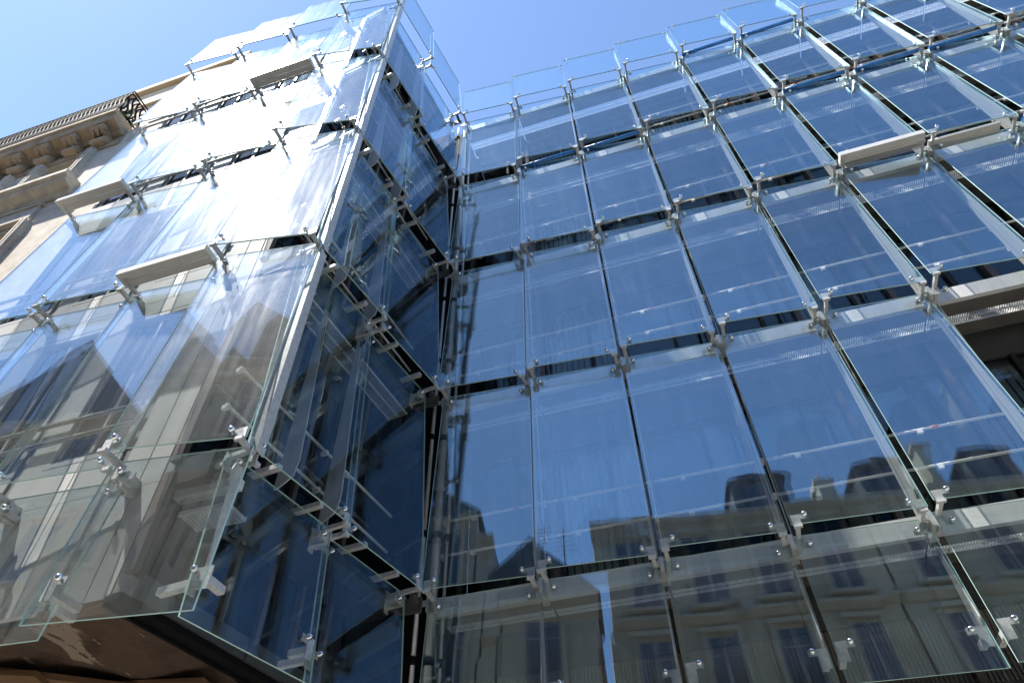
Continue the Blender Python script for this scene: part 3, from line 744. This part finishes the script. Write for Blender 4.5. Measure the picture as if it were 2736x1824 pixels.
# ================================================================ BUILDINGS ACROSS THE STREET (seen mirrored in the glass)
YO = -12.2
def opposite(name, label, x0, x1, eave, storeys, wmat, roof='zinc', ridge=None, dorm=(), chim=(), step=1.9, w=1.05, x_first=None, gable=None):
    t = thing(name, label, 'building', ((x0 + x1) / 2, YO, 0), 'buildings across the street')
    D = 9.0
    obj('wall', MB().box(x0, x1, YO - D, YO, 0.02, eave).mesh('opp_wall', wmat), t, I4)
    zs = [eave - 3.2 * (i + 1) + 0.55 for i in range(storeys)]
    x = (x0 + 0.8) if x_first is None else x_first
    while x + w < x1 - 0.4:
        for z in zs:
            h = 2.05
            wn = obj('window', MB().box(x - 0.13, x, YO, YO + 0.10, z - 0.1, z + h + 0.15).box(x + w, x + w + 0.13, YO, YO + 0.10, z - 0.1, z + h + 0.15).box(x - 0.2, x + w + 0.2, YO, YO + 0.16, z + h + 0.15, z + h + 0.3).box(x - 0.2, x + w + 0.2, YO, YO + 0.2, z - 0.22, z - 0.1).mesh('opp_window', wmat), t, I4)
            obj('window_pane', MB().box(x, x + w, YO + 0.012, YO + 0.03, z, z + h).mesh('opp_pane', 'win'), wn, I4)
            obj('window_frame', MB().box(x, x + 0.07, YO + 0.031, YO + 0.06, z, z + h).box(x + w - 0.07, x + w, YO + 0.031, YO + 0.06, z, z + h).box(x + w / 2 - 0.05, x + w / 2 + 0.05, YO + 0.031, YO + 0.06, z, z + h).box(x + 0.07, x + w - 0.07, YO + 0.031, YO + 0.055, z + h * 0.72, z + h * 0.72 + 0.05).mesh('opp_frame', 'frame'), wn, I4)
        x += step
    for z in zs[::2]: obj('string_course', MB().prism([(YO, z - 0.75), (YO + 0.1, z - 0.7), (YO + 0.25, z - 0.55), (YO + 0.25, z - 0.45), (YO, z - 0.45)], 'x', x0, x1).mesh('opp_string', wmat), t, I4)
    obj('cornice', MB().prism([(YO, eave - 0.5), (YO + 0.12, eave - 0.45), (YO + 0.16, eave - 0.2), (YO + 0.42, eave - 0.08), (YO + 0.45, eave + 0.06), (YO, eave + 0.06)], 'x', x0 - 0.05, x1 + 0.05).mesh('opp_cornice', wmat), t, I4)
    if gable:
        g = gable
        obj('roof', MB().prism([(x0 - 0.15, eave + 0.06), (x1 + 0.15, eave + 0.06), (x1 + 0.15, g[1]), (lerp(x0, x1, g[0]), g[2]), (x0 - 0.15, g[3])], 'y', YO - D, YO + 0.25).mesh('opp_roof', roof), t, I4)
    elif ridge:
        r = obj('roof', MB().prism([(YO + 0.2, eave + 0.062), (YO - 1.3, ridge - 0.5), (YO - 4.5, ridge), (YO - 7.7, ridge - 0.5), (YO - D, eave + 0.062)], 'x', x0, x1).mesh('opp_roof', roof), t, I4)
        sm = MB(); n = max(1, int((x1 - x0) / 0.6))
        for i in range(n + 1):
            xx = lerp(x0 + 0.03, x1 - 0.03, i / n)
            sm.hexa([(xx - 0.025, YO + 0.2, eave + 0.062), (xx + 0.025, YO + 0.2, eave + 0.062), (xx + 0.025, YO - 1.3, ridge - 0.5), (xx - 0.025, YO - 1.3, ridge - 0.5), (xx - 0.025, YO + 0.2, eave + 0.14), (xx + 0.025, YO + 0.2, eave + 0.14), (xx + 0.025, YO - 1.3, ridge - 0.42), (xx - 0.025, YO - 1.3, ridge - 0.42)])
        obj('roof_seam', sm.mesh('roof_seam', roof), r, I4)
    for dx in dorm:
        dz = eave + 0.1
        dm = obj('dormer', MB().box(dx, dx + 1.5, YO - 2.2, YO - 0.15, dz, dz + 1.55).prism([(dx - 0.12, dz + 1.55), (dx + 1.62, dz + 1.55), (dx + 1.5, dz + 1.72), (dx + 0.75, dz + 1.85), (dx, dz + 1.72)], 'y', YO - 2.3, YO - 0.03).mesh('opp_dormer', 'slate'), t, I4)
        obj('window_pane', MB().box(dx + 0.3, dx + 1.2, YO - 0.14, YO - 0.12, dz + 0.2, dz + 1.4).mesh('dormer_pane', 'win'), dm, I4)
    for cx, cw, ct in chim:
        ch = obj('chimney', MB().box(cx, cx + 0.55, YO - 1.2 - cw, YO - 1.0, eave, ct).box(cx - 0.08, cx + 0.63, YO - 1.28 - cw, YO - 0.92, ct, ct + 0.14).mesh('opp_chimney', 'render_opp'), t, I4)
        for i in range(int(cw / 0.42)):
            yy = YO - 1.3 - i * 0.42
            obj('chimney_pot', MB().cyl((cx + 0.27, yy, ct + 0.14), (cx + 0.27, yy, ct + 0.52), 0.12, 0.09, n=10).mesh('chimney_pot', 'terracotta'), ch, I4)
    return t
opposite('corner_house', 'shaded limestone house with zinc mansard, dormers and tall chimneys, mirrored in the lower right panes', 2.15, 10.4, 15.9, 4, 'stone_opp', 'zinc', 17.1, dorm=(7.0,), chim=((9.9, 1.3, 17.9),), x_first=4.8 - 1.95, step=1.95, w=0.95)
opposite('mansard_house', 'shaded house with rows of dormers and a broad chimney stack, mirrored at the far right', 10.5, 24, 15.9, 4, 'render_opp', 'slate', 17.0, dorm=(10.9, 14.3, 16.9, 19.5), chim=((13.3, 1.8, 18.9), (12.3, 1.0, 17.9)), step=2.1)
opposite('low_house', 'low gabled house beside the narrow sky slit, mirrored beneath the inner corner', -1.3, 1.72, 13.7, 3, 'render_opp', 'slate', gable=(0.40, 13.85, 15.8, 14.4), step=1.6)
opposite('lean_to_house', 'narrow house with flat zinc top, mirrored left of the television aerials', -1.92, -1.38, 15.9, 1, 'render_opp', 'zinc', 16.2)
opposite('tall_gable_house', 'tall plain house with roof sloping to the right, mirrored beside the dark inner corner', -6.2, -2.0, 16.9, 4, 'render_opp', 'slate', gable=(0.05, 17.15, 20.2, 19.5), step=1.9)
opposite('steep_roof_house', 'pale house with steep slate gable, mirrored in the wing front', -12.0, -6.4, 17.0, 4, 'stone_opp', 'slate', gable=(0.35, 17.4, 21.6, 17.4), step=1.8)
opposite('high_house', 'tallest house across the street with pointed gable, mirrored at the left of the wing front', -20, -12.2, 18.0, 5, 'stone_opp', 'slate', gable=(0.45, 18.3, 23.2, 18.3), step=1.8)
opposite('far_house', 'long plain house at the far left end of the street opposite', -36, -20.2, 17.0, 5, 'render_opp', 'zinc', 19.0, dorm=(-34, -31, -28, -25, -22))
opposite('far_right_house', 'long plain house at the far right end of the street opposite', 24.1, 40, 16.5, 4, 'stone_opp', 'zinc', 18.6, dorm=(26, 29, 32, 35))
def aerial(x, y, z, h, label):
    b = MB().cyl((x, y, z), (x, y, z + h), 0.02, n=6)
    for k in range(5): b.cyl((x - 0.45 + 0.05 * k, y, z + h * (0.55 + 0.09 * k)), (x + 0.45 - 0.05 * k, y, z + h * (0.57 + 0.09 * k)), 0.009, n=5)
    b.cyl((x, y - 0.5, z + h * 0.8), (x, y + 0.5, z + h * 0.8), 0.01, n=5)
    o = obj('television_aerial', b.mesh('television_aerial', 'iron'), None, I4); o['label'] = label; o['category'] = 'aerial'; o['group'] = 'roof aerials'
aerial(0.35, YO - 0.3, 15.0, 1.7, 'thin aerial on the low gabled roof, nearer its ridge'); aerial(1.2, YO - 0.6, 14.4, 2.2, 'taller thin aerial on the low gabled roof beside the sky slit')
aerial(6.2, YO - 3.0, 16.9, 1.3, 'small aerial standing on the zinc roof of the corner house')
